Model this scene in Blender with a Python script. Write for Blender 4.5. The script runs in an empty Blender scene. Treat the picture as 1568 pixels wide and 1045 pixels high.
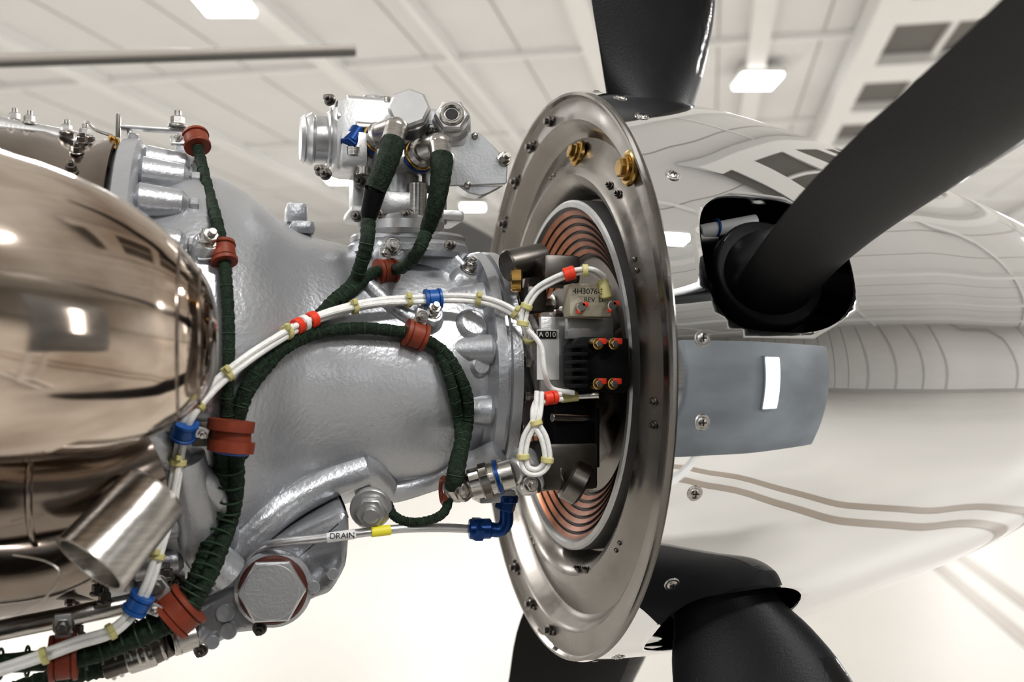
import bpy, bmesh, math, random
from mathutils import Vector, Matrix
from mathutils.bvhtree import BVHTree
random.seed(4)
V=Vector
TH=math.radians(16.4); TILT=math.radians(1.9); F=1524.4; Z0=2.2
CAM=V((-.322,-.937,Z0))
RIGHT=V((math.cos(TH),-math.sin(TH),0)); F0=V((math.sin(TH),math.cos(TH),0)); ZU=V((0,0,1))
FWD=F0*math.cos(TILT)+ZU*math.sin(TILT); UP=ZU*math.cos(TILT)-F0*math.sin(TILT)
def ray(px,py): return FWD+RIGHT*((px-784)/F)-UP*((py-522.67)/F)
def W(px,py,d): return CAM+ray(px,py)*d
def proj(p):
    q=p-CAM; d=q.dot(FWD); return (784+F*q.dot(RIGHT)/d, 522.67-F*q.dot(UP)/d, d)
X=V((1,0,0)); NEAR=V((0,-1,0))
# ------------------------------------------------------------ materials
def mat(name,col,metal=0.,rough=.5,var=0.,vscale=20.,bump=0.,bscale=200.,col2=None,stretch=(1,1,1),rvar=0.,emit=0.,coat=0.,spec=.5):
    m=bpy.data.materials.new(name); m.use_nodes=True
    nt=m.node_tree; N=nt.nodes; L=nt.links; bs=N['Principled BSDF']
    bs.inputs['Base Color'].default_value=(*col,1); bs.inputs['Metallic'].default_value=metal
    bs.inputs['Roughness'].default_value=rough; bs.inputs['Specular IOR Level'].default_value=spec
    if coat: bs.inputs['Coat Weight'].default_value=coat
    tc=N.new('ShaderNodeTexCoord'); mp=N.new('ShaderNodeMapping'); mp.inputs['Scale'].default_value=stretch
    L.new(tc.outputs['Object'],mp.inputs['Vector'])
    if var>0 or rvar>0:
        n=N.new('ShaderNodeTexNoise'); n.inputs['Scale'].default_value=vscale; n.inputs['Detail'].default_value=5
        L.new(mp.outputs[0],n.inputs['Vector'])
        r=N.new('ShaderNodeValToRGB'); c2=col2 or tuple(c*(1-var) for c in col)
        r.color_ramp.elements[0].position=.35; r.color_ramp.elements[1].position=.65
        r.color_ramp.elements[0].color=(*c2,1); r.color_ramp.elements[1].color=(*col,1)
        L.new(n.outputs['Fac'],r.inputs[0]); L.new(r.outputs[0],bs.inputs['Base Color'])
        if rvar>0:
            mr=N.new('ShaderNodeMapRange'); mr.inputs['From Min'].default_value=.3; mr.inputs['From Max'].default_value=.7
            mr.inputs['To Min'].default_value=max(0,rough-rvar); mr.inputs['To Max'].default_value=rough+rvar
            L.new(n.outputs['Fac'],mr.inputs['Value']); L.new(mr.outputs[0],bs.inputs['Roughness'])
    if bump>0:
        n2=N.new('ShaderNodeTexNoise'); n2.inputs['Scale'].default_value=bscale; n2.inputs['Detail'].default_value=3
        L.new(mp.outputs[0],n2.inputs['Vector'])
        b=N.new('ShaderNodeBump'); b.inputs['Strength'].default_value=bump; b.inputs['Distance'].default_value=.002
        L.new(n2.outputs['Fac'],b.inputs['Height']); L.new(b.outputs[0],bs.inputs['Normal'])
    if emit>0:
        bs.inputs['Emission Color'].default_value=(*col,1); bs.inputs['Emission Strength'].default_value=emit
    return m
M={}
M['cast']=mat('silver_cast_paint',(.47,.48,.50),.60,.33,.12,9,.24,260,rvar=.06)
M['castl']=mat('light_anodised_alloy',(.58,.58,.58),.80,.34,.1,30,.08,400)
M['steel']=mat('brushed_steel',(.57,.55,.52),1,.25,.25,60,.1,300,stretch=(1,1,8))
M['steeld']=mat('dark_steel',(.20,.185,.17),1,.35,.3,60)
M['bronze']=mat('heat_tinted_reflection_streaks',(.83,.73,.64),1,.085,.35,18,.46,11,col2=(.33,.25,.195),stretch=(.12,1,1),rvar=.04)  # heat tint, with reflection bands painted in as dark streaks along X
M['bronzed']=mat('heat_tinted_dark',(.36,.305,.265),1,.18,.4,9,.1,40)
M['chrome']=mat('polished_aluminium',(.88,.89,.90),1,.02,0,10,.014,7)
M['pan']=mat('titanium_bulkhead',(.26,.242,.222),1,.31,.25,14,.06,90,rvar=.12)
M['copper']=mat('copper_ring',(.31,.135,.08),1,.33,.3,60)
M['ringd']=mat('slip_ring_insulation',(.03,.020,.016),.1,.4)
M['ringg']=mat('slip_ring_alloy',(.42,.42,.42),.9,.4,.15,50)
M['brass']=mat('brass',(.52,.34,.12),1,.25,.2,80)
M['blk']=mat('black_composite',(.009,.0093,.0105),0,.42,.3,20,.12,500,spec=.16)
M['blkg']=mat('erosion_strip',(.003,.003,.004),0,.16,0,10,.35,70,spec=.4)
M['rub']=mat('black_rubber',(.006,.006,.007),0,.5,0,10,.1,200,spec=.2)
M['green']=mat('green_braid_sleeve',(.018,.037,.019),0,.6,.5,300,.9,900,col2=(.005,.012,.006),spec=.3)
M['lace']=mat('lacing_cord',(.025,.05,.027),0,.6,spec=.3)
M['white']=mat('white_sleeve',(.74,.735,.71),0,.4,.12,150,.3,600)
M['clamp']=mat('rust_red_silicone',(.23,.05,.024),0,.5,.25,90,spec=.35)
M['blue']=mat('blue_anodised',(.008,.055,.21),.5,.3,.2,60)
M['bluec']=mat('blue_silicone',(.010,.085,.30),0,.4)
M['red']=mat('red_tape',(.65,.05,.02),0,.45)
M['yel']=mat('cable_tie_yellow',(.52,.48,.22),0,.5)
M['yell']=mat('yellow_label',(.75,.68,.05),0,.5)
M['tan']=mat('tan_moulding',(.42,.385,.30),0,.55,.1,60)
M['lab']=mat('label_white',(.75,.75,.74),0,.5)
M['ink']=mat('ink_black',(.01,.01,.01),0,.6)
M['redw']=mat('oxide_red_washer',(.08,.025,.018),.2,.4)
# ------------------------------------------------------------ builder
def basis(ax):
    ax=ax.normalized(); ref=ZU if abs(ax.z)<.95 else V((0,1,0))
    u=ax.cross(ref).normalized(); v=u.cross(ax).normalized(); return ax,u,v
def catmull(P,k=8):
    P=[V(p) for p in P]; out=[]
    for i in range(len(P)-1):
        a=P[max(i-1,0)];b=P[i];c=P[i+1];d=P[min(i+2,len(P)-1)]
        for j in range(k):
            t=j/k
            out.append(.5*((2*b)+(c-a)*t+(2*a-5*b+4*c-d)*t*t+(3*b-a-3*c+d)*t**3))
    out.append(P[-1]); return out
class B:
    def __init__(s,name,mats):
        s.bm=bmesh.new(); s.name=name; s.mats=mats
    def mi(s,k):
        if k not in s.mats: s.mats.append(k)
        return s.mats.index(k)
    def rings(s,R,m,cap=True,closed=False):
        bm=s.bm; vs=[[bm.verts.new(p) for p in r] for r in R]; n=len(R[0])
        cnt=len(R) if closed else len(R)-1
        for i in range(cnt):
            mm=s.mi(m[i] if isinstance(m,(list,tuple)) else m)
            a=vs[i]; b=vs[(i+1)%len(R)]
            for j in range(n):
                f=bm.faces.new((a[j],a[(j+1)%n],b[(j+1)%n],b[j])); f.material_index=mm
        if cap and not closed:
            for r,mk in ((vs[0],0),(vs[-1],-1)):
                f=bm.faces.new(r); f.material_index=s.mi(m[mk] if isinstance(m,(list,tuple)) else m)
    def lathe(s,prof,org=None,ax=X,seg=48,m='cast',rf=None,cap=True,closed=False,ph=0):
        org=org or V((0,0,Z0)); a,u,v=basis(ax); R=[]
        for (t,r) in prof:
            ring=[]
            for j in range(seg):
                p=2*math.pi*j/seg+ph; rr=max(r,1e-4)
                if rf: rr=rf(t,p,rr)
                ring.append(org+a*t+(u*math.cos(p)+v*math.sin(p))*rr)
            R.append(ring)
        s.rings(R,m,cap,closed)
    def cyl(s,p,q,r,r2=None,n=24,m='castl',bev=None):
        p=V(p);q=V(q); r2=r if r2 is None else r2; L=(q-p).length
        b=min(r,r2)*.12 if bev is None else bev; b=min(b,L*.3)
        s.lathe([(0,r-b),(b,r),(L-b,r2),(L,r2-b)],p,q-p,n,m)
    def hexb(s,p,ax,r,h,m='steel',wash=True):
        p=V(p); ax=V(ax).normalized()
        if wash: s.cyl(p,p+ax*h*.3,r*1.35,m=m)
        s.cyl(p+ax*h*.2,p+ax*h,r,n=6,m=m)
        s.cyl(p+ax*h,p+ax*h*1.5,r*.5,n=12,m=m)
    def ball(s,c,r,m,sc=(1,1,1),ax=X):
        a,u,v=basis(ax); R=[]
        for i in range(13):
            t=-math.pi/2+math.pi*i/12; cr=max(math.cos(t),.01)
            R.append([V(c)+a*math.sin(t)*r*sc[0]+(u*math.cos(k*math.pi/10)*sc[1]+v*math.sin(k*math.pi/10)*sc[2])*cr*r for k in range(20)])
        s.rings(R,m)
    def torus(s,c,ax,R0,r,m,seg=32,n=10):
        a,u,v=basis(V(ax)); R=[]
        for i in range(seg):
            p=2*math.pi*i/seg; d=u*math.cos(p)+v*math.sin(p)
            R.append([V(c)+d*(R0+r*math.cos(q*2*math.pi/n))+a*r*math.sin(q*2*math.pi/n) for q in range(n)])
        s.rings(R,m,closed=True)
    def sweep(s,P,r,m,n=12,k=8,off=0,ang=0,tw=0,wob=0):
        C=catmull(P,k) if k>1 else P; R=[]; u=None; L=0
        for i,c in enumerate(C):
            t=(C[min(i+1,len(C)-1)]-C[max(i-1,0)]).normalized()
            if i: L+=(C[i]-C[i-1]).length
            if u is None: u=basis(t)[1]
            u=(u-t*u.dot(t)).normalized(); v=t.cross(u)
            a=ang+tw*L; cc=c+(u*math.cos(a)+v*math.sin(a))*off
            rr=r(i/(len(C)-1)) if callable(r) else r
            rr*=1+wob*math.sin(i*2.1)+wob*.6*math.sin(i*3.7)
            R.append([cc+(u*math.cos(q*2*math.pi/n)+v*math.sin(q*2*math.pi/n))*rr for q in range(n)])
        s.rings(R,m); return C
    def _app(s,t,k):
        bmesh.ops.recalc_face_normals(t,faces=t.faces); i=s.mi(k)
        for f in t.faces: f.material_index=i
        me=bpy.data.meshes.new('t'); t.to_mesh(me); t.free(); s.bm.from_mesh(me); bpy.data.meshes.remove(me)
    def box(s,c,size,m='castl',ax=X,up=ZU,bev=.002):
        a=V(ax).normalized(); u=V(up); u=(u-a*u.dot(a)).normalized(); b=u.cross(a)
        Mx=Matrix(((a.x*size[0],b.x*size[1],u.x*size[2],c[0]),(a.y*size[0],b.y*size[1],u.y*size[2],c[1]),(a.z*size[0],b.z*size[1],u.z*size[2],c[2]),(0,0,0,1)))
        t=bmesh.new(); bmesh.ops.create_cube(t,size=1,matrix=Mx)
        if bev: bmesh.ops.bevel(t,geom=t.edges[:],offset=min(bev,min(size)*.4),segments=2,affect='EDGES',profile=.6)
        s._app(t,m)
    def poly(s,pts,ext,m,bev=.002,seg=2):
        t=bmesh.new(); f=t.faces.new([t.verts.new(p) for p in pts])
        r=bmesh.ops.extrude_face_region(t,geom=[f]); vs=[e for e in r['geom'] if isinstance(e,bmesh.types.BMVert)]
        bmesh.ops.translate(t,verts=vs,vec=ext)
        if bev: bmesh.ops.bevel(t,geom=t.edges[:],offset=bev,segments=seg,affect='EDGES',profile=.6)
        s._app(t,m)
    def boxpx(s,x0,y0,x1,y1,d,th,m,bev=.0015,ax=X):
        c=W((x0+x1)/2,(y0+y1)/2,d); s.box(c,((x1-x0)*d/F/.96,th,(y1-y0)*d/F),m,ax=ax,bev=bev); return c
    def done(s,parent=None,ang=35,subs=0):
        bmesh.ops.recalc_face_normals(s.bm,faces=s.bm.faces)
        me=bpy.data.meshes.new(s.name); s.bm.to_mesh(me); s.bm.free()
        for k in s.mats: me.materials.append(M[k] if isinstance(k,str) else k)
        for p in me.polygons: p.use_smooth=True
        me.set_sharp_from_angle(angle=math.radians(ang))
        o=bpy.data.objects.new(s.name,me); bpy.context.scene.collection.objects.link(o)
        if parent: o.parent=parent
        return o
def empty(n):
    o=bpy.data.objects.new(n,None); bpy.context.scene.collection.objects.link(o); return o
def bvh(o):
    me=o.data; return BVHTree.FromPolygons([v.co.copy() for v in me.vertices],[tuple(p.vertices) for p in me.polygons])
def text(txt,p,size,parent,m='ink',ax=(math.pi/2,0,0),name='lettering'):
    c=bpy.data.curves.new(name,'FONT'); c.body=txt; c.size=size; c.extrude=.0002; c.align_x='CENTER'; c.align_y='CENTER'
    c.materials.append(M[m]); o=bpy.data.objects.new(name,c); o.location=p; o.rotation_euler=ax
    bpy.context.scene.collection.objects.link(o); o.parent=parent; return o
def P(s,r,deg):
    a=math.radians(deg); return V((s,-r*math.cos(a),Z0+r*math.sin(a)))
def D(deg):
    a=math.radians(deg); return V((0,-math.cos(a),math.sin(a)))
# ------------------------------------------------------------ ENGINE
eng=empty('turboprop_engine')
b=B('gearbox_case',['cast'])
prof=[(-.405,.196),(-.400,.204),(-.388,.204),(-.385,.200),(-.384,.178),(-.372,.178),(-.350,.183),(-.335,.181),(-.318,.175),(-.300,.166),(-.285,.155),(-.27,.143),(-.255,.134),(-.235,.1275),(-.20,.119),(-.16,.1135),(-.125,.1085),(-.11,.104),(-.098,.102),(-.094,.106),(-.092,.116),(-.084,.118),(-.083,.114),(-.080,.114),(-.079,.118),(-.070,.118),(-.068,.112),(-.066,.098),(-.06,.094),(-.05,.085),(-.045,.07),(-.03,.06)]
pp=[]
for i in range(len(prof)-1):
    a,c=prof[i],prof[i+1]; k=max(1,int((c[0]-a[0])/.006))
    for j in range(k): pp.append((a[0]+(c[0]-a[0])*j/k,a[1]+(c[1]-a[1])*j/k))
pp.append(prof[-1])
def rf(t,p,r):
    if -.37<t<-.11:
        w=min(1,(t+.37)/.03,(-.11-t)/.03)
        r+=w*(.0022*math.sin(p*3+t*22)+.0016*math.sin(p*7+1.3))
    return r
b.lathe(pp,seg=144,m='cast',rf=rf)
for i in range(26):
    d=i*360/26+4; b.cyl(P(-.386,.187,d),P(-.347,.184,d),.0135,.011,n=20,m='cast',bev=.004)
    b.cyl(P(-.345,.184,d),P(-.338,.184,d),.006,n=6,m='cast')
    b.hexb(P(-.405,.192,d+7),-X,.006,.008)
for i in range(12):
    d=i*30+12; b.cyl(P(-.140,.095,d),P(-.088,.103,d),.011,.014,n=24,m='cast',bev=.007)
for i in range(24):
    d=i*15+5; b.hexb(P(-.068,.111,d),X,.0042,.006)
case=b.done(eng,40)
caseB=bvh(case)
def on(px,py,off=.006,alt=.86):
    dr=ray(px,py).normalized(); h=caseB.ray_cast(CAM,dr)
    if h[0] is None: return None
    return h[0]-dr*off
def onn(px,py):
    dr=ray(px,py).normalized(); h=caseB.ray_cast(CAM,dr)
    if h[0] is None: return W(px,py,.88),NEAR
    n=h[1]; n=n if n.dot(dr)<0 else -n
    return h[0],n
def path(spec,off=.007):
    ds=[]
    for q in spec:
        if len(q)>2: ds.append(q[2])
        else:
            h=on(q[0],q[1],off); ds.append(None if h is None else (h-CAM).dot(FWD))
    for i in range(len(ds)):
        if ds[i] is None:
            a=next((ds[j] for j in range(i,-1,-1) if ds[j]),None); c=next((ds[j] for j in range(i,len(ds)) if ds[j]),None)
            ds[i]=min([x for x in (a,c) if x])
    e=ds[:]
    for i in range(1,len(ds)-1):
        if len(spec[i])<3: e[i]=min(ds[i],(ds[i-1]+ds[i+1])/2)
    return [W(q[0],q[1],d) for q,d in zip(spec,e)]
b=B('cast_ribs_and_bosses',['cast'])
def rib(sp,r): b.sweep(path(sp,0.0),r,'cast',n=16)
rib([(345,850),(400,800),(450,765),(510,735),(560,718)],lambda t:.017-.003*t)
rib([(550,712),(570,722),(586,738),(600,752),(660,735),(720,712),(765,690)],lambda t:.011)
rib([(280,700),(300,780),(310,840),(350,880)],lambda t:.016)
rib([(545,420),(600,470),(650,500)],lambda t:.007)
rib([(200,640),(260,700),(330,760),(345,850)],lambda t:.012)
for (px,py,r,h) in ((302,788,.010,.008),(708,432,.012,.010),(655,490,.012,.012),(598,385,.013,.012),(568,750,.013,.012),(312,383,.010,.012),(722,498,.014,.006),(735,560,.010,.004)):
    p,n=onn(px,py); b.cyl(p-n*.012,p+n*h,r*1.25,r,n=28,m='cast',bev=.003)
for (px,py,r) in ((708,428,.006),(655,488,.006),(598,380,.006),(312,380,.006)):
    p,n=onn(px,py); b.hexb(p+n*.010,n,r,.009,'steel')
b.boxpx(438,314,468,345,.925,.03,'cast',.004); b.boxpx(444,340,480,362,.92,.03,'cast',.006)
c=W(568,778,.80); b.cyl(W(566,758,.82),W(568,800,.80),.0115,m='cast'); b.hexb(c,V((-.15,-1,-.2)),.0125,.014,'castl')
b.poly([W(*q,.90) for q in ((560,372),(690,372),(722,408),(716,450),(680,452),(640,440),(575,436),(545,405))],V((0,.08,-.01)),'cast',.006,3)
b.done(eng,45)
b=B('propeller_shaft_flange',['steeld'])
b.lathe([(-.05,.062),(-.03,.062),(-.028,.05),(.0,.05),(.002,.085),(.018,.085),(.02,.05),(.05,.05)],seg=64,m='steeld')
for i in range(8): b.hexb(P(.002,.07,i*45+10),-X,.008,.012,'steel')
b.done(eng)
b=B('exhaust_case',['bronzed'])
b.lathe([(-1.0,.21),(-.60,.212),(-.58,.218),(-.56,.212),(-.46,.206),(-.43,.198),(-.41,.204),(-.405,.204),(-.405,.19)],seg=96,m=['bronzed']*8)
for i in range(36): b.hexb(P(-.43,.199,i*10),D(i*10),.004,.006,'steeld')
for i in range(36): b.hexb(P(-.57,.217,i*10+3),D(i*10+3),.005,.008,'steel')
b.done(eng)
def loft(b,secs,m,n=64,cap=True,squash=1.0):
    R=[]
    for (px,yc,h,d) in secs:
        c=W(px,yc,d); r=h*d/F; R.append([c+V((0,math.cos(q*2*math.pi/n)*r*squash,math.sin(q*2*math.pi/n)*r)) for q in range(n)])
    b.rings(R,m,cap)
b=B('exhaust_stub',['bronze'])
S=[(-420,400,330,.47),(-250,425,300,.495),(-120,447,270,.52),(0,470,240,.545),(70,479,226,.558),(130,487,210,.568),(190,496,188,.578),(240,505,162,.586),(268,510,141,.590),(285,513,126,.593),(300,515,110,.597),(315,517,92,.6),(326,519,70,.602),(333,520,40,.603),(335,520,3,.603)]
CS=catmull([V((a,c,h)) for a,c,h,d in S],5)
def dep(px): return .545+(px/335)*.058 if px<335 else .603
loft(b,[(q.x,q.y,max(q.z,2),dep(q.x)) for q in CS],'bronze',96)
for px,yc,h in ((276,511,134),(306,516,103)): 
    b.torus(W(px,yc,dep(px)),X,h*dep(px)/F,.0011,'bronzed',96,8)
b.done(eng,30)
b=B('exhaust_drain_duct',['bronzed'])
b.sweep([W(-120,720,.62),W(-20,745,.63),W(70,745,.645),W(150,735,.66),W(225,705,.68)],lambda t:.040-.012*t,'bronzed',n=40)
b.sweep([W(-80,840,.64),W(0,850,.65),W(90,840,.66),W(170,800,.67)],lambda t:.036-.010*t,'bronzed',n=40)
b.torus(W(60,745,.642),X,.037,.002,'bronzed')
q0=W(240,752,.635); q1=W(138,866,.60); a=(q1-q0).normalized(); L=(q1-q0).length
b.lathe([(0,.018),(.001,.0215),(.004,.0225),(L*.5,.0235),(L-.003,.025),(L,.0252),(L,.022),(L-.01,.021)],q0,a,64,'steel')
b.sweep([W(20,850,.60),W(70,860,.6),W(92,880,.6),W(70,915,.6),W(30,940,.6),W(-10,950,.6)],.0006,'steel',n=6)
b.done(eng,30)
b=B('case_top_brackets',['castl'])
b.cyl(W(-80,183,.80),W(118,222,.83),.011,m='castl')
b.cyl(W(112,218,.83),W(135,225,.83),.008,m='steel')
for px,py in ((22,188),(45,192),(102,206),(130,212)): b.hexb(W(px,py,.815),ZU,.0045,.008,'steel')
b.sweep([W(128,260,.83),W(120,215,.83),W(132,188,.83),W(148,200,.83),W(172,208,.83)],.0014,'steel',n=8)
b.sweep([W(155,285,.82),W(150,240,.82),W(160,215,.82),W(182,212,.82)],.001,'steel',n=8)
b.box(W(237,199,.86),(.055,.012,.0025),'castl'); b.box(W(197,216,.86),(.0025,.012,.022),'castl')
b.box(W(181,203,.86),(.004,.01,.032),'steeld')
b.hexb(W(272,196,.86),ZU,.006,.010,'steel')
b.box(W(285,236,.88),(.018,.02,.022),'cast')
for px,py in ((178,232),(185,252),(190,275),(195,298),(176,218)): b.hexb(W(px,py,.82),V((-.3,-.8,.3)),.0032,.006,'brass')
b.sweep([W(205,205,.85),W(198,240,.85),W(196,300,.80)],.004,'castl',n=10)
b.boxpx(300,366,330,394,.745,.006,'castl'); b.hexb(W(313,374,.74),ZU,.004,.008,'steel')
b.done(eng)
# ------------------------------------------------------------ governor
b=B('propeller_governor',['castl'])
d=.90
def vc(px,y0,y1,r,m='castl',dd=d,n=28,r2=None): b.cyl(W(px,y0,dd),W(px,y1,dd),r*dd/F,(r2 or r)*dd/F,n=n,m=m)
def hc(x0,x1,y,r,m='castl',dd=d,n=28,r2=None):
    p=W(x0,y,dd); b.cyl(p,p+X*((x1-x0)*dd/F/.96),r*dd/F,(r2 or r)*dd/F,n=n,m=m)
vc(625,398,372,92,'cast',.925); vc(625,376,362,88,'castl',.925)
vc(620,362,334,60); b.boxpx(575,300,672,338,d,.05,'castl',.006)
vc(612,334,262,30); vc(565,350,268,17); vc(665,345,262,19); vc(640,340,280,14,'steel',.88)
b.boxpx(538,268,560,330,.9,.03,'castl'); b.boxpx(535,325,700,342,.91,.055,'castl',.004)
b.boxpx(512,165,650,272,d,.055,'castl',.008)
b.boxpx(520,205,560,262,.865,.03,'castl',.006); b.boxpx(572,235,690,262,.88,.04,'castl',.006)
hc(478,520,213,36); hc(466,480,213,37,r2=40); hc(460,467,213,34,r2=37); hc(500,508,213,42)
hc(505,545,172,16); hc(530,585,160,14,dd=.885); hc(515,600,180,12,dd=.87); hc(545,600,195,9,'steel',.865)
vc(540,240,225,13,'steel',.855); vc(556,268,256,11,'steel',.855)
vc(590,160,150,12,'steel'); vc(570,165,148,15)
fa=V((-.25,-1,.25)).normalized()
c=W(627,172,.865); b.cyl(c,c+fa*.010,.0185,n=8,m='castl'); b.cyl(c-fa*.02,c,.017,m='castl')
b.ball(W(627,165,.86),.0022,'steel')
c=W(692,182,.875); b.cyl(c-fa*.03,c,.0165,m='castl'); b.cyl(c,c+fa*.008,.0155,n=6,m='castl'); b.torus(c+fa*.008,fa,.0088,.0026,'steel'); b.cyl(c+fa*.007,c+fa*.0085,.0055,m='ink')
b.boxpx(650,185,715,232,.90,.04,'castl',.006); hc(640,705,205,20); vc(660,195,170,15,'castl',.885)
b.poly([W(*q,.885) for q in ((668,235),(690,205),(735,203),(778,246),(776,282),(668,286))],V((0,.004,0)),'castl',.001,1)
b.poly([W(*q,.888) for q in ((700,284),(772,284),(745,298),(735,300),(718,296))],V((0,.02,0)),'castl',.001,1)
b.hexb(W(771,244,.885),V((.2,-1,.2)),.005,.007,'steel'); b.ball(W(727,208,.883),.003,'steel'); b.ball(W(716,283,.883),.003,'steel')
for px,py in ((492,262),(500,268),(506,154),(548,332),(553,280),(690,376),(664,205),(585,330),(625,330)): b.hexb(W(px,py,.875),V((-.5,-.8,.1)),.004,.007,'steeld')
c=W(548,200,.862); e=W(535,220,.852); b.cyl(c,e,.0068,m='blue'); b.cyl(e,e+(e-c)*.2,.008,n=6,m='blue')
for (a1,a2,a3,a4) in (((572,222),(586,205),(606,198),(600,222)),((634,246),(650,230),(672,222),(675,248))):
    P0=W(*a1,.872);P1=W(*a2,.858);P2=W(*a3,.845);P3=W(*a4,.83)
    b.cyl(P0,P0.lerp(P1,.45),.0145,m='steeld'); b.torus(P0.lerp(P1,.5),P1-P0,.0132,.0012,'brass'); b.torus(P0.lerp(P1,.3),P1-P0,.0138,.0015,'blue')
    b.cyl(P0.lerp(P1,.4),P1,.013,m='steel'); b.cyl(P1,P2,.0105,m='steel'); b.ball(P2,.0105,'steel'); b.cyl(P2,P3,.0098,m='steel')
    b.torus(P3,P3-P2,.0092,.0014,'steeld')
b.done(eng,35)
# ------------------------------------------------------------ lower accessory housing
b=B('oil_filter_housing',['cast'])
b.poly([W(*q,.80) for q in ((372,850),(440,818),(530,778),(537,800),(532,870),(508,912),(470,925),(440,950),(375,968),(310,1003),(296,975),(305,925),(330,880))],V((0,.13,.02)),'cast',.010,4)
b.poly([W(*q,.785) for q in ((300,930),(360,900),(408,950),(400,968),(330,975),(308,1000),(296,985))],V((0,.06,0)),'cast',.006,3)
hp=V((-.12,-1,.08)).normalized(); c=W(418,904,.775)
b.cyl(c+(-hp)*.03,c-hp*.003,.030,n=48,m='cast'); b.cyl(c-hp*.003,c+hp*.004,.0265,m='redw',n=48); b.cyl(c+hp*.003,c+hp*.014,.0258,n=6,m='castl',bev=.0015); b.cyl(c+hp*.013,c+hp*.0145,.021,n=40,m='castl')
for px,py,r in ((345,940,14),(350,968,13),(325,985,11),(300,972,9),(480,900,10),(510,880,9)):
    p=W(px,py,.78); b.cyl(p+V((0,.03,0)),p,r*.78/F,n=24,m='cast')
for px,py in ((308,995),(398,962),(296,960),(282,900),(270,890),(255,890)): b.hexb(W(px,py,.775),V((-.2,-1,-.2)),.0042,.007,'steeld')
b.cyl(W(262,985,.76),W(300,972,.77),.011,m='steel'); b.cyl(W(235,1000,.76),W(265,984,.76),.0095,m='steeld')
b.cyl(W(195,1012,.755),W(238,998,.76),.011,m='steel'); b.cyl(W(158,1024,.75),W(197,1011,.755),.009,m='steeld')
for px in (170,182,205,215,225,250,272): b.torus(W(px,1021-(px-165)*.38,.757),W(200,1010,.755)-W(160,1024,.75),.0105,.0014,'steel')
b.done(eng,35)
b=B('drain_tube',['castl'])
pt=[(375,862,.80),(400,840,.785),(430,832,.78),(500,824,.785),(560,816,.79),(620,810,.80),(680,809,.82),(722,811,.835)]
b.sweep([W(*q) for q in pt],.0036,'castl',n=14)
b.cyl(W(500,824.5,.785),W(545,818,.788),.0040,m='lab'); b.cyl(W(568,815.5,.79),W(598,812,.795),.0042,m='yell')
b.cyl(W(718,811,.835),W(752,810,.838),.0085,m='blue'); b.cyl(W(724,811,.835),W(738,811,.838),.0105,n=6,m='blue',bev=.001)
b.sweep([W(748,811,.838),W(765,812,.84),W(774,802,.84),W(775,785,.84),W(775,768,.84)],.0062,'blue',n=16)
b.cyl(W(772,782,.84),W(776,768,.84),.0088,n=6,m='blue'); b.cyl(W(775,770,.84),W(776,758,.84),.010,m='blue')
b.boxpx(728,750,783,768,.845,.03,'castl',.002)
dt=b.done(eng); text('DRAIN',W(524,821.5,.7815),.0065,dt)
b=B('oil_return_tube',['steel'])
b.sweep([W(-90,985,.70),W(0,966,.71),W(110,944,.735),W(200,925,.76),W(260,912,.79)],.0075,'steel',n=20)
b.sweep([W(-40,850,.74),W(60,905,.76),W(150,912,.77)],.0045,'steeld',n=12)
for px,py in ((118,975),(150,912),(255,888),(160,925)): b.hexb(W(px,py,.74),ZU,.0045,.008,'steeld')
b.done(eng)
b=B('speed_sensor_connector',['steel'])
C=W(722,742,.80); E=W(792,722,.80); dr=(E-C).normalized()
b.cyl(W(692,745,.815),W(715,748,.805),.0115,m='steel'); b.ball(W(700,748,.81),.012,'steel')
b.lathe([(0,.009),(.002,.0125),(.010,.0125),(.011,.0145),(.017,.0145),(.018,.0128),(.022,.0128),(.023,.0142),(.026,.0142),(.027,.012),(.037,.012),(.038,.009)],W(718,744,.805),dr,36,['steel','steel','steel','steeld','steel','steel','steel','blue','steel','steel','steel'],rf=lambda t,p,r:r+(.0006*math.sin(p*24) if t<.02 else 0))
b.cyl(W(785,722,.80),W(808,716,.81),.011,m='castl'); b.cyl(W(800,748,.805),W(825,744,.80),.006,m='steel'); b.hexb(W(812,742,.795),V((0,-1,0)),.005,.007)
b.cyl(W(800,700,.84),W(812,745,.81),.012,m='cast')
b.torus(W(680,752,.815),V((1,0,0)),.010,.0025,'clamp')
b.done(eng)
# ------------------------------------------------------------ brush block
bb=empty('slip_ring_brush_block')
b=B('bracket',['castl'])
b.boxpx(826,486,905,600,.845,.006,'castl',.001); b.boxpx(866,488,938,520,.835,.008,'castl',.001)
b.boxpx(822,505,856,582,.838,.002,'lab',.0003); b.boxpx(823,507,852,519,.8365,.001,'ink',.0002)
b.boxpx(866,436,932,487,.82,.018,'tan',.003)
for px,py in ((887,471),(934,469)):
    c=W(px,py,.808); b.cyl(c,c+NEAR*.006,.004,m='steel'); b.box(c+V((.003,-.004,.002)),(.006,.004,.004),'red',bev=.001); b.box(c+V((-.002,-.004,-.003)),(.003,.003,.005),'red',bev=.001)
b.poly([W(*q,.815) for q in ((884,520),(892,516),(962,518),(966,592),(958,602),(888,600),(876,588),(876,530))],V((0,.022,0)),'rub',.0015)
for i in range(6): b.boxpx(872,528+i*12,892,534+i*12,.812,.026,'rub',.0005)
for px,py in ((914,527),(938,527),(914,588),(937,588)):
    c=W(px,py,.803); b.cyl(c+V((0,.008,0)),c+NEAR*.004,.0048,m='brass'); b.cyl(c+NEAR*.003,c+NEAR*.006,.0028,n=6,m='steel'); b.box(c+V((.003,-.004,.002)),(.007,.003,.005),'red',bev=.001)
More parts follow.
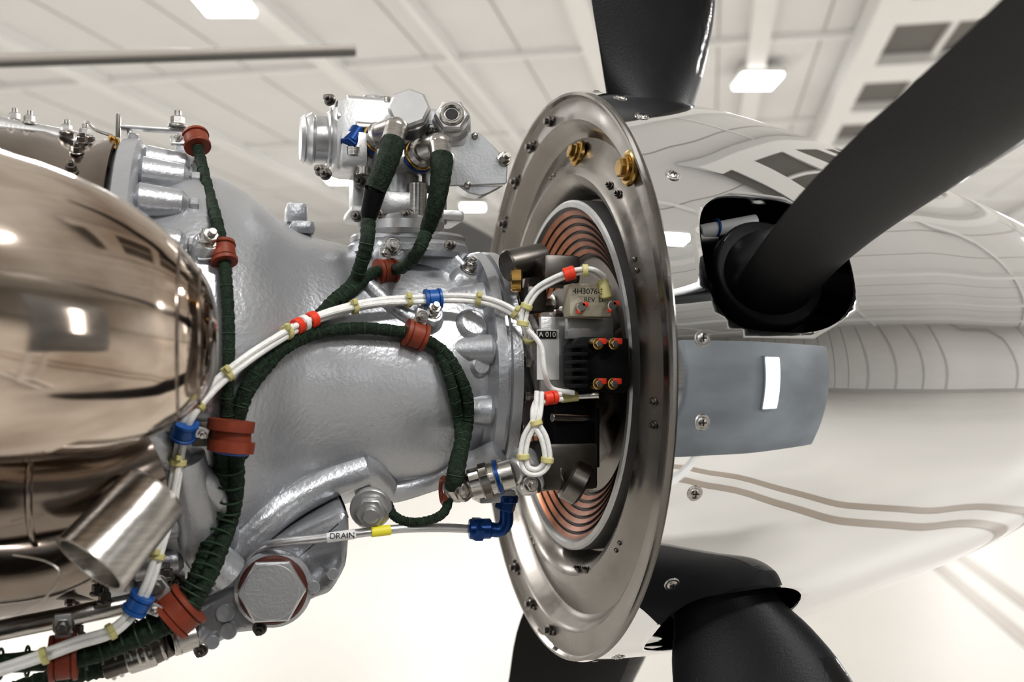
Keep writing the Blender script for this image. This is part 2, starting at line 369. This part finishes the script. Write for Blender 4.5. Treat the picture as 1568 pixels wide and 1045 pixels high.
b.boxpx(820,395,875,438,.87,.05,'steeld',.004); b.cyl(W(775,408,.87),W(832,396,.89),.014,m='steeld'); b.cyl(W(782,430,.86),W(800,430,.86),.010,m='brass')
b.boxpx(800,440,830,480,.88,.03,'steeld',.003); b.boxpx(838,605,905,690,.87,.03,'rub',.004); b.cyl(W(845,640,.84),W(905,642,.86),.0035,m='steel')
b.box(W(862,712,.86),(.05,.04,.04),'steeld',bev=.004); b.cyl(W(868,730,.85),W(895,745,.85),.019,m='steeld'); b.cyl(W(815,730,.86),W(870,722,.85),.014,m='steeld')
b.boxpx(905,625,912,715,.86,.02,'rub',.001)
b.cyl(W(922,430,.815),W(929,458,.812),.0048,m='yel',n=14); b.cyl(W(880,607,.82),W(918,605,.815),.0032,m='steel',n=12); b.cyl(W(858,610,.82),W(886,607,.82),.0042,m='yel',n=12)
b.done(bb)
text('4H3076-3',W(901,447,.806),.0066,bb); text('REV. D',W(909,460,.806),.0056,bb); text('A 010',W(838,513,.8345),.0062,bb,'lab')
# ------------------------------------------------------------ bulkhead
b=B('spinner_bulkhead',['pan'])
bp=[(-.006,.2725),(-.006,.270),(-.002,.268),(0,.264),(0,.248),(.003,.243),(.012,.238),(.016,.232),(.014,.222),(.009,.212),(.005,.203),(.004,.196),(.008,.188),(.018,.181),(.030,.177),(.034,.174),(.034,.160),(.036,.09),(.040,.09),(.040,.178),(.030,.19),(.022,.215),(.022,.238),(.004,.25),(.003,.27)]
b.lathe(bp,seg=160,m='pan',closed=True)
pan=b.done(None,30); panB=bvh(pan)
def onp(px,py):
    dr=ray(px,py).normalized(); h=panB.ray_cast(CAM,dr); n=h[1] if h[1].dot(dr)<0 else -h[1]; return h[0],n
b=B('bulkhead_fasteners',['steel'])
for i in range(25):
    d=i*14.4+7
    if 80<d%360<275:
        b.cyl(P(.004,.257,d),P(-.004,.257,d),.0052,m='steeld',n=16); b.cyl(P(-.003,.257,d),P(-.008,.257,d),.0032,m='steeld',n=12)
        for k in (-2.2,2.2): b.ball(P(-.0008,.257,d+k),.0020,'steeld')
for i in range(5):
    for k in (-1.5,1.5): b.ball(P(.006,.205,i*72+k-46),.0022,'steeld')
for px,py,s in ((888,236,.009),(967,258,.0105)):
    p,n=onp(px,py); n=(n+V((-1,0,0))).normalized(); b.torus(p+n*.002,n,s*1.15,.003,'brass'); b.cyl(p,p+n*.008,s,m='brass'); b.cyl(p+n*.006,p+n*.012,s*.75,n=6,m='brass')
for px,py in ((935,285),(948,298),(887,872),(899,874),(1001,616),(1001,652)):
    p,n=onp(px,py); b.hexb(p,n,.0028,.004,'steeld')
b.done(pan)
b=B('slip_ring',['ringg'])
sp=[(.034,.172),(.008,.172),(.006,.170),(.006,.165),(.010,.162)]; sm=['ringg','ringg','ringg','ringd']
r=.162; t=.010
while r>.124:
    r2=r-.0042; t2=t+.0030; sp+= [(t2,r2),(t2+.002,r2),(t2+.003,r2-.0030),(t2+.0005,r2-.0032)]; sm+=['copper','ringd','ringd','ringd']; r=r2-.0032; t=t2+.0005
sp+=[(t+.01,r-.004),(t+.012,.055)]; sm+=['steeld','steeld']
b.lathe(sp,seg=128,m=sm,cap=False)
for i in range(12): b.cyl(P(t+.012,.095,i*30),P(t+.0095,.095,i*30),.009,m='ink',n=16)
b.done(pan,25)
# ------------------------------------------------------------ spinner with cut-outs
b=B('propeller_spinner',['chrome'])
cp=[V((s,r,0)) for s,r in ((.0,.2735),(.03,.2735),(.08,.2722),(.13,.2675),(.18,.259),(.24,.2465),(.30,.232),(.38,.213),(.46,.190),(.54,.162),(.61,.130),(.67,.093),(.71,.058),(.735,.022),(.74,.002))]
o_=[(q.x,max(q.y,.001)) for q in catmull(cp,4)]
inn=[(s-.001 if s>.7 else s,max(r-.003,.0005)) for s,r in reversed(o_)]
b.lathe(o_+inn,seg=256,m='chrome',closed=True)
spn=b.done(None,50)
BL=[19,91,163,235,307]; SB=.10
cut=B('cut',['chrome'])
for a0 in BL:
    rad=D(a0); tan=D(a0+90); R=[]
    for rr in (.17,.36):
        ring=[]
        for j in range(48):
            q=2*math.pi*j/48; c_,s_=math.cos(q),math.sin(q)
            ex=.45 if c_<0 else .95
            ring.append(V((SB-.003,0,Z0))+rad*rr+X*(math.copysign(abs(c_)**ex,c_)*.069)+tan*(math.copysign(abs(s_)**.8,s_)*.058))
        R.append(ring)
    cut.rings(R,'chrome')
co=cut.done()
md=spn.modifiers.new('b','BOOLEAN'); md.operation='DIFFERENCE'; md.object=co; md.solver='EXACT'
dg=bpy.context.evaluated_depsgraph_get(); nm=bpy.data.meshes.new_from_object(spn.evaluated_get(dg)); spn.modifiers.clear(); spn.data=nm
bpy.data.objects.remove(co)
b=B('spinner_screws',['steel'])
for a0 in BL:
  for da in (16,-13.5,-26.5,-38):
    d=a0+da; n=D(d); p=P(.020,.2733,d); b.cyl(p,p+n*.0012,.0062,m='steel',n=24); b.ball(p+n*.001,.0044,'steel',(.35,1,1),ax=n)
    b.box(p+n*.0024,(.0008,.0050,.0010),'ink',ax=X,up=n,bev=0); b.box(p+n*.0024,(.0050,.0008,.0010),'ink',ax=X,up=n,bev=0)
b.done(spn)
# ------------------------------------------------------------ hub
hub=empty('propeller_hub')
b=B('hub_body',['rub'])
b.lathe([(.042,.08),(.045,.10),(.06,.115),(.14,.115),(.17,.09),(.24,.06),(.34,.055),(.36,.03)],seg=48,m='steeld')
for a0 in BL:
    rd=D(a0); o0=V((SB,0,Z0)); tt=D(a0+90)
    b.lathe([(.06,.062),(.165,.062),(.168,.058),(.172,.058),(.175,.064),(.200,.064),(.203,.058)],o0,rd,48,['steeld','steeld','steel','steel','rub','rub'])
    for k in range(6):
        aa=k*60; b.hexb(o0+rd*.2+X*.05*math.cos(math.radians(aa))+tt*.05*math.sin(math.radians(aa)),rd,.006,.010,'steel')
    b.cyl(o0+rd*.228+tt*.044-X*.045,o0+rd*.240+tt*.050+X*.002,.0065,m='lab')
    b.cyl(o0+rd*.222+tt*.040-X*.048,o0+rd*.222+tt*.042-X*.030,.010,m='steel')
    for k in (-.032,-.016): b.torus(o0+rd*.233+tt*.0465+X*k,X,.0070,.0010,'bluec',20,8)
b.done(hub)
secs=[(.13,.084,.084,0),(.20,.086,.086,0),(.235,.084,.080,0),(.262,.096,.066,.15),(.29,.122,.052,.45),(.33,.145,.042,.8),(.40,.166,.034,1),(.50,.158,.029,1),(.60,.160,.026,1),(.70,.172,.023,1),(.85,.178,.018,1),(1.0,.165,.015,1),(1.12,.13,.011,1),(1.20,.08,.008,1),(1.23,.03,.004,1)]
for bi,a0 in enumerate(BL):
    b=B('propeller_blade',['blk','blkg'])
    rd=D(a0); tn=D(a0+90); o0=V((SB,0,Z0)); R=[]; n=64
    KS=catmull([V((r,c,t)) for r,c,t,m in secs],4); KM=catmull([V((r,m,0)) for r,c,t,m in secs],4)
    for q,km in zip(KS,KM):
        r_,c_,t_=q; mx=min(max(km.y,0),1); be=math.radians(22-12*min(1,max(0,(r_-.27)/.20)))
        ca,sa=math.cos(be),math.sin(be); cx=X*ca+tn*sa; ct=tn*ca-X*sa; ring=[]
        for j in range(n):
            u=2*math.pi*j/n; xx=math.cos(u); yy=math.sin(u)
            ye=yy*t_/2; ya=t_/2*1.25*yy*math.sqrt(max(0,(1+xx)/2))*.95+ .06*c_*(1-xx*xx)*.5
            ring.append(o0+rd*r_+cx*(xx*c_/2+mx*.012)+ct*(ye*(1-mx)+ya*mx))
        R.append(ring)
    b.rings(R,'blk')
    b.bm.faces.ensure_lookup_table(); nf=0
    for i in range(len(R)-1):
        for j in range(n):
            if i>18 and (j<8 or j>=n-8): b.bm.faces[nf].material_index=1
            nf+=1
    b.lathe([(.225,.044),(.228,.047),(.246,.047),(.249,.044)],o0,rd,48,'rub')
    b.done(None,60)
# ------------------------------------------------------------ harnesses
def strand(b,P_,r,m='green',lace=True,wob=.06,**k):
    C=b.sweep(P_,r,m,n=14,k=10,wob=wob,**k)
    if lace:
        L=0; last=0; rr=r if not callable(r) else r(.5)
        for i in range(1,len(C)-1):
            L+=(C[i]-C[i-1]).length
            if L-last>.011 and not k.get('off'):
                last=L; b.torus(C[i],C[i+1]-C[i-1],(r(i/len(C)) if callable(r) else r)*.98,rr*.12,'lace',seg=16,n=6)
    return C
b=B('green_wiring_harness',['green'])
PA=path([(300,212,.84),(305,235,.83),(318,290,.80),(332,340),(342,388),(347,440),(350,500),(350,560),(348,610),(348,660),(350,700)],.009)
cA=strand(b,PA,.0046)
PB=path([(603,216,.828),(592,250,.82),(575,290,.82),(565,330,.83),(562,370,.82),(553,405),(540,435),(510,462),(485,490),(468,512),(440,530),(405,553),(380,590),(366,630),(362,670),(370,700)],.008)
cB=strand(b,PB,lambda t:.0070-.0016*min(1,t*2.2))
b.sweep(PB[:3],lambda t:.0100-.001*t,'green',n=16,wob=.03); b.sweep(PB[2:4],lambda t:.0092-.002*t,'rub',n=16)
PC=path([(676,240,.828),(675,270,.82),(668,310,.82),(655,350,.83),(640,385,.82),(620,408),(596,415),(570,418),(545,440),(515,462)],.008)
cC=strand(b,PC,lambda t:.0068-.0020*min(1,t*1.6)); b.sweep(PC[:4],lambda t:.0096-.003*t,'green',n=16,wob=.03)
PD=path([(366,640),(380,600),(410,560),(440,530),(490,510),(550,503),(600,507),(640,515),(680,540),(703,575),(715,610),(714,650),(705,690),(698,725,.80),(694,752,.81)],.009)
cD=strand(b,PD,lambda t:.0050+.0030*max(0,(t-.65)*2.8))
PD2=path([(672,535),(685,570),(696,610),(703,650),(706,690),(702,725,.80)],.008); strand(b,PD2,.0048)
PE=[W(690,755,.81),W(680,785,.805),(W(655,798,.80)),W(625,800,.80),W(603,790,.80),W(594,772,.81)]
strand(b,PE,.0038)
PF=path([(350,690),(352,740),(345,790),(328,840),(312,880,.73),(296,910,.725),(275,937,.72),(235,962,.715),(180,985,.71),(130,1003,.70),(60,1012,.69),(-30,1020,.68)],.010)
cF=strand(b,PF,.0062,off=.0048,ang=0,tw=6); strand(b,PF,.0062,off=.0048,ang=math.pi,tw=6)
for i in range(6,len(cF)-2,4): b.torus(cF[i],cF[i+1]-cF[i-1],.0102,.0009,'lace',seg=18,n=6)
strand(b,[W(158,1022,.75),W(120,1030,.745),W(70,1045,.74),W(0,1070,.73)],.0080)
har=b.done(None)
b=B('white_wiring_harness',['white'])
PW=path([(-60,1045,.66),(0,1028,.665),(60,1008,.67),(120,985,.68),(170,968,.69),(205,935,.70),(228,890,.70),(243,840,.705),(258,790,.71),(268,740,.71),(276,690,.71),(290,640,.70),(330,590),(380,548),(430,515),(466,495),(520,476),(580,464),(640,460),(700,457),(750,462),(790,480),(808,505),(815,545),(822,590),(826,625)],.016)
for k in range(3): cW=b.sweep(PW,.0024,'white',n=10,k=8,off=.0025,ang=k*2.1,tw=10)
PW2=[W(800,498,.80),W(806,470,.80),W(822,445,.80),W(850,428,.80),W(880,417,.80),W(905,415,.80),W(922,425,.81)]
for k in range(2): cW2=b.sweep(PW2,.0020,'white',n=10,off=.0020,ang=k*math.pi,tw=8)
PW3=[W(808,505,.80),W(828,530,.80),(W(834,570,.80)),W(845,595,.81),W(880,602,.81)]; b.sweep(PW3,.0022,'white',n=10)
PW4=[W(826,600,.79),W(822,640,.785),W(806,670,.785),W(801,700,.785),W(808,720,.785),W(826,722,.785),W(838,705,.785),(W(833,672,.785)),W(820,645,.785),W(826,615,.79),W(860,608,.80)]
for k in range(2): cW4=b.sweep(PW4,.0021,'white',n=10,off=.0021,ang=k*math.pi,tw=5)
def near(C,px,py):
    i=min(range(1,len(C)-1),key=lambda i:(proj(C[i])[0]-px)**2+(proj(C[i])[1]-py)**2); return C[i],(C[i+1]-C[i-1]).normalized()
def band(b,C,px,py,r,w,m):
    p,t=near(C,px,py); b.lathe([(-w/2,r*.9),(-w/2+.0006,r),(w/2-.0006,r),(w/2,r*.9)],p,t,24,m)
    return p,t
for px,py in ((168,970),(70,1010),(268,770),(272,710),(305,618),(350,572),(440,512),(545,468),(622,461),(735,460),(790,482),(812,520),(240,850)):
    p,t=band(b,cW,px,py,.0060,.0045,'yel'); b.box(p+V((0,-.006,.004)),(.004,.004,.005),'yel',ax=t,up=ZU+V((.1,0,0)),bev=.001)
for px,py in ((800,500),(806,470),(895,415)): band(b,cW2,px,py,.0050,.0045,'yel')
for px,py in ((801,700),(838,705),(820,650)): band(b,cW4,px,py,.0052,.0045,'yel')
band(b,cW,455,500,.0064,.006,'red'); band(b,cW,466,495,.0064,.005,'white'); band(b,cW,479,490,.0066,.007,'red'); band(b,cW,835,612,.0064,.006,'red')
band(b,cW2,868,422,.0056,.006,'red'); band(b,cW2,877,418,.0056,.004,'red'); band(b,cW4,840,612,.0056,.007,'red'); band(b,cW4,850,610,.0056,.004,'red')
wh=b.done(None)
def clamp(b,C,px,py,r,w,m,sdir):
    p,t=near(C,px,py); sd=V(sdir); sd=(sd-t*sd.dot(t)).normalized()
    b.lathe([(-w/2,r*.85),(-w/2,r*1.22),(-w*.34,r*1.25),(-w*.30,r*1.05),(w*.30,r*1.05),(w*.34,r*1.25),(w/2,r*1.22),(w/2,r*.85)],p,t,32,m)
    b.lathe([(-w*.27,r*1.05),(-w*.26,r*1.14),(w*.26,r*1.14),(w*.27,r*1.05)],p,t,32,m if m=='clamp' else 'bluec')
    e=p+sd*r*1.7; o=t.cross(sd)
    b.box(e,(w*.6,r*1.3,r*.35),'castl',ax=t,up=o,bev=.0008)
    b.hexb(e+o*r*.15,o if o.dot(CAM-p)>0 else -o,r*.42,r*.6,'steel')
b=B('rubber_cable_clamps',['clamp'])
clamp(b,cA,302,216,.0090,.015,'clamp',(-1,0,.2)); clamp(b,cA,342,388,.0080,.017,'clamp',(-1,0,0)); clamp(b,cC,590,414,.0090,.017,'clamp',(0,0,1))
clamp(b,cD,638,514,.0095,.018,'clamp',(.3,0,1))
for dy in (652,684):
    q=W(354,dy,.715); b.lathe([(-.004,.012),(-.004,.0165),(.004,.0165),(.004,.012)],q,ZU+V((.12,0,0)),36,'clamp')
b.cyl(W(354,684,.715),W(354,652,.715),.0140,m='clamp'); b.box(W(325,664,.72),(.028,.012,.018),'steeld')
b.cyl(W(354,695,.715),W(355,688,.715),.0130,m='bluec')
clamp(b,cF,275,937,.0145,.020,'clamp',(-.6,0,.8)); clamp(b,cF,95,1008,.0130,.018,'clamp',(-.3,0,1))
b.done(har)
b=B('blue_cable_clamps',['bluec'])
clamp(b,cW,665,459,.0072,.014,'bluec',(0,0,-1)); clamp(b,cW,283,657,.0072,.014,'bluec',(1,0,0)); clamp(b,cW,212,925,.0072,.014,'bluec',(1,0,.4))
b.done(wh)
M['rod']=mat('cowl_edge_trim',(.42,.385,.35),.3,.45)
M['rodd']=mat('cowl_edge_dark_underside',(.06,.055,.05),0,.5)  # darker strip along the underside of the rod
b=B('engine_cowling_door',['rod'])
p0=W(-330,100,2.1); p1=W(545,74,2.4)
b.cyl(p0,p1,.016,.009,m='rod'); b.box((p0+p1)/2+V((0,0,-.014)),((p1-p0).length,.02,.008),'rodd',ax=(p1-p0),bev=.003)
b.done(None)
# ------------------------------------------------------------ HANGAR
RA=math.radians(27.6); U=V((math.sin(RA),math.cos(RA),0)); Vv=V((math.cos(RA),-math.sin(RA),0))
def R_(u,v,z): return V((CAM.x,CAM.y,0))+U*u+Vv*v+ZU*z
M['floor']=mat('epoxy_floor',(.445,.425,.395),0,.42,.06,.35,spec=.3)
M['wallw']=mat('painted_wall',(.58,.565,.54),0,.6,.05,.7)
M['seam']=mat('wall_seam_grey',(.36,.345,.325),.0,.6)
M['door']=mat('hangar_door_blue_grey',(.20,.235,.27),.1,.5,.1,.6)
M['ceil']=mat('ceiling_panel',(.78,.78,.775),0,.7,.04,.5)
M['beam']=mat('white_steel_beam',(.85,.85,.84),0,.5)
M['dpan']=mat('skylight_dark_panel',(.16,.155,.145),0,.6)  # dark grey panels between the girder rungs
M['svc']=mat('service_duct_grey',(.30,.29,.275),0,.6)
M['stripe']=mat('floor_stripe',(.23,.195,.16),0,.4)
M['lamp']=mat('led_lamp',(1,.99,.98),0,.5,emit=9)
M['panelbg']=mat('reflection_screen_blue_grey',(.22,.245,.27),.0,.5,.4,1.6)  # tint of the added screen that the spinner mirrors
M['dark_refl']=mat('dark_reflection_charcoal',(.014,.012,.011),.0,.45,.2,3,spec=.25)  # near-black for the block added as a dark reflection
UE,UB,VL,VR,HC=46,-16,-26,24,8.2
def slab(name,c,size,m,bev=0):
    b=B(name,[m]); b.box(c,size,m,ax=U,bev=bev); return b.done(None)
uc=(UE+UB)/2; vc_=(VL+VR)/2
slab('floor',R_(uc,vc_,-.1),(UE-UB,VR-VL,.2),'floor')
slab('ceiling',R_(uc,vc_,HC+.1),(UE-UB,VR-VL,.2),'ceil')
slab('wall_back',R_(UE+.1,vc_,HC/2),(.2,VR-VL,HC),'wallw')
slab('wall_left',R_(uc,VL-.1,HC/2),(UE-UB,.2,HC),'wallw')
b=B('wall_right',['wallw'])
US=18
b.box(R_((UB+US)/2,VR+.1,HC/2),(US-UB,.2,HC),'wallw',ax=U,bev=0)
b.box(R_((US+UE)/2,VR+.1,1.5),(UE-US,.2,3.0),'wallw',ax=U,bev=0); b.box(R_((US+UE)/2,VR+.1,HC-.4),(UE-US,.2,.8),'wallw',ax=U,bev=0)
for i in range(5): b.box(R_(US+i*(UE-US)/4,VR+.1,HC/2),(1.0,.2,HC),'wallw',ax=U,bev=0)
for k in range(24): b.box(R_(UB+.7+k*1.4,VR-.01,HC/2),(.07,.04,HC),'seam',ax=U,bev=0)
b.done(None)
b=B('window_1',['beam'])
for i in range(4):
    w_=(UE-US)/4
    for k in range(1,4): b.box(R_(US+(i+k/4)*w_,VR+.1,5.2),(.12,.1,4.4),'beam',ax=U,bev=0)
    for z in (4.2,5.8): b.box(R_(US+(i+.5)*w_,VR+.1,z),(w_,.1,.1),'beam',ax=U,bev=0)
b.done(None)
b=B('wall_front',['wallw'])
b.box(R_(UB-.1,-23,HC/2),(.2,6,HC),'wallw',ax=U,bev=0); b.box(R_(UB-.1,20,HC/2),(.2,8,HC),'wallw',ax=U,bev=0); b.box(R_(UB-.1,-2,HC-.5),(.2,36,1.0),'wallw',ax=U,bev=0)
for k in range(11): b.box(R_(UB+.03,20,.7+k*.7),(.04,8,.05),'seam',ax=U,bev=0)
wf=b.done(None)
b=B('sliding_hangar_door_leaves',['door'])
for v0,v1 in ((-20,-12.5),(-9.5,-3.2),(-1.6,4.2),(5.6,16)):
    b.box(R_(UB-.15,(v0+v1)/2,3.6),(.12,v1-v0,7.2),'door',ax=U,bev=0)
    k=v0+.9
    while k<v1: b.box(R_(UB-.06,k,3.6),(.06,.08,7.2),'seam',ax=U,bev=0); k+=.9
b.done(wf)
b=B('baseboard_back',['seam']); b.box(R_(UE-.05,vc_,.15),(.1,VR-VL,.3),'seam',ax=U,bev=0); b.done(None)
b=B('baseboard_right',['seam']); b.box(R_(uc,VR-.05,.2),(UE-UB,.1,.4),'seam',ax=U,bev=0); b.done(None)
b=B('floor_stripe',['stripe'])
for v in (2.55,2.95): b.box(R_(uc,v,.003),(UE-UB,.16,.006),'stripe',ax=U,bev=0)
b.done(None)
b=B('ceiling_beams',['beam'])
for v in (-22,-17,-12,-7.0,-4.6,-2.0,.9,6.4,11,16,21): b.box(R_(uc,v,HC-.12),(UE-UB,.35 if v!=-4.6 else .12,.24),'beam',ax=U,bev=0)
for u in range(-12,46,6): b.box(R_(u,vc_,HC-.06),(.15,VR-VL,.12),'beam',ax=U,bev=0)
b.done(None)
b=B('ceiling_seams',['seam'])
for i in range(28): b.box(R_(uc,VL+1+i*1.8,HC-.004),(UE-UB,.03,.01),'seam',ax=U,bev=0)
b.done(None)
b=B('roof_truss_girder',['beam'])
for v in (2.7,5.1): b.box(R_(24,v,HC-.3),(44,.4,.5),'beam',ax=U,bev=0)
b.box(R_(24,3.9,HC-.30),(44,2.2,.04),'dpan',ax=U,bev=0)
for i in range(14):
    b.box(R_(3+i*3.2,3.9,HC-.42),(1.1,2.2,.2),'beam',ax=U,bev=0)
    b.box(R_(4.6+i*3.2,3.9,HC-.36),(2.1,.09,.08),'beam',ax=U,bev=0)
b.done(None)
b=B('wall_services',['svc'])
b.box(R_(38,-6,3.4),(.4,16,.35),'svc',ax=U,bev=0); b.box(R_(36,-13,4.8),(.4,9,.3),'seam',ax=U,bev=0)
for v in (-12,-8,-3,1): b.box(R_(38,v,1.7),(.3,.3,3.4),'wallw',ax=U,bev=0)
b.done(None)
# unseen objects added on the near side to shape the reflections
b=B('spinner_reflection_screen',['panelbg'])  # added out of view to put a blue-grey reflection on the spinner
b.box(V((1.30,-1.78,1.90)),(1.15,.04,1.32),'panelbg',bev=.12)
for x in (.76,.92):
    b.box(V((x,-1.80,.67)),(.04,.04,1.26),'lab',bev=.004); b.box(V((x,-1.80,.07)),(.05,.75,.05),'lab',bev=.004)
    for y in (-2.14,-1.46): b.cyl(V((x-.015,y,.026)),V((x+.015,y,.026)),.026,m='svc')
b.box(V((.84,-1.80,.10)),(.2,.05,.05),'lab',bev=.004)
b.box(V((1.19,-1.742,2.10)),(.14,.03,.60),'panelbg',bev=.006); b.box(V((1.19,-1.724,2.10)),(.12,.006,.56),'lamp',bev=.001)  # glowing strip added to give the spinner its bright highlight
b.done(None)
b=B('dark_reflection_block',['dark_refl'])  # added behind the camera as a dark band for the exhaust to mirror
b.box(V((-1.0,-3.0,1.20)),(3.2,.6,2.28),'dark_refl',bev=.015)
for x in (-2.15,-1.38,-.62,.15):
    for z in (.3,.62,.94,1.26,1.6,1.98):
        b.box(V((x,-2.69,z)),(.70,.02,.28),'dark_refl',bev=.005); b.box(V((x,-2.67,z+.09)),(.5,.025,.02),'dark_refl',bev=.003)
for x in (-2.4,.4):
    for y in (-3.2,-2.8): b.cyl(V((x-.02,y,.04)),V((x+.02,y,.04)),.04,m='rub')
b.done(None)
def lamp(p,s=.75,h=.5):
    b=B('ceiling_led_lamp',['beam']); b.box(p+ZU*.09,(s+.1,h+.1,.12),'beam',ax=F0,bev=.01); b.box(p,(s,h,.06),'lamp',ax=F0,bev=.01); b.done(None)
for px,py in ((342,6),(1160,125),(724,318),(520,275)):
    r=ray(px,py); k=(HC-.32-Z0)/r.z; lamp(CAM+r*k,.9,.75)
def area(name,loc,sx,sy,e,tgt=None,col=(1,.99,.98)):
    l=bpy.data.lights.new(name,'AREA'); l.shape='RECTANGLE'; l.size=sx; l.size_y=sy; l.energy=e; l.color=col
    o=bpy.data.objects.new(name,l); o.location=loc
    d=(tgt-loc) if tgt else V((0,0,-1)); o.rotation_euler=d.to_track_quat('-Z','Y').to_euler()
    bpy.context.scene.collection.objects.link(o)
for (u,v) in ((-7,-3),(-2,4),(1,-7),(-9,6)):
    area('overhead_fill_light',R_(u,v,HC-.4),2.4,.9,450)  # area lights added overhead, out of view, to light the engine
for u in (10,22,34):
    for v in (-18,-6,8,18): area('high_bay_light',R_(u,v,HC-.4),1.0,.8,700)
w=bpy.data.worlds.new('daylight'); bpy.context.scene.world=w; w.use_nodes=True
w.node_tree.nodes['Background'].inputs[0].default_value=(.95,.98,1,1); w.node_tree.nodes['Background'].inputs[1].default_value=3.0
cd=bpy.data.cameras.new('camera'); cd.lens=35; cd.sensor_width=36; cd.clip_start=.02; cd.dof.use_dof=True; cd.dof.focus_distance=.84; cd.dof.aperture_fstop=5.6
cam=bpy.data.objects.new('camera',cd); cam.location=CAM; cam.rotation_euler=(math.pi/2+TILT,0,-TH)
bpy.context.scene.collection.objects.link(cam); bpy.context.scene.camera=cam
vs=bpy.context.scene.view_settings; vs.view_transform='Standard'
try: vs.look='Medium High Contrast'
except Exception as ex: print('look',ex)
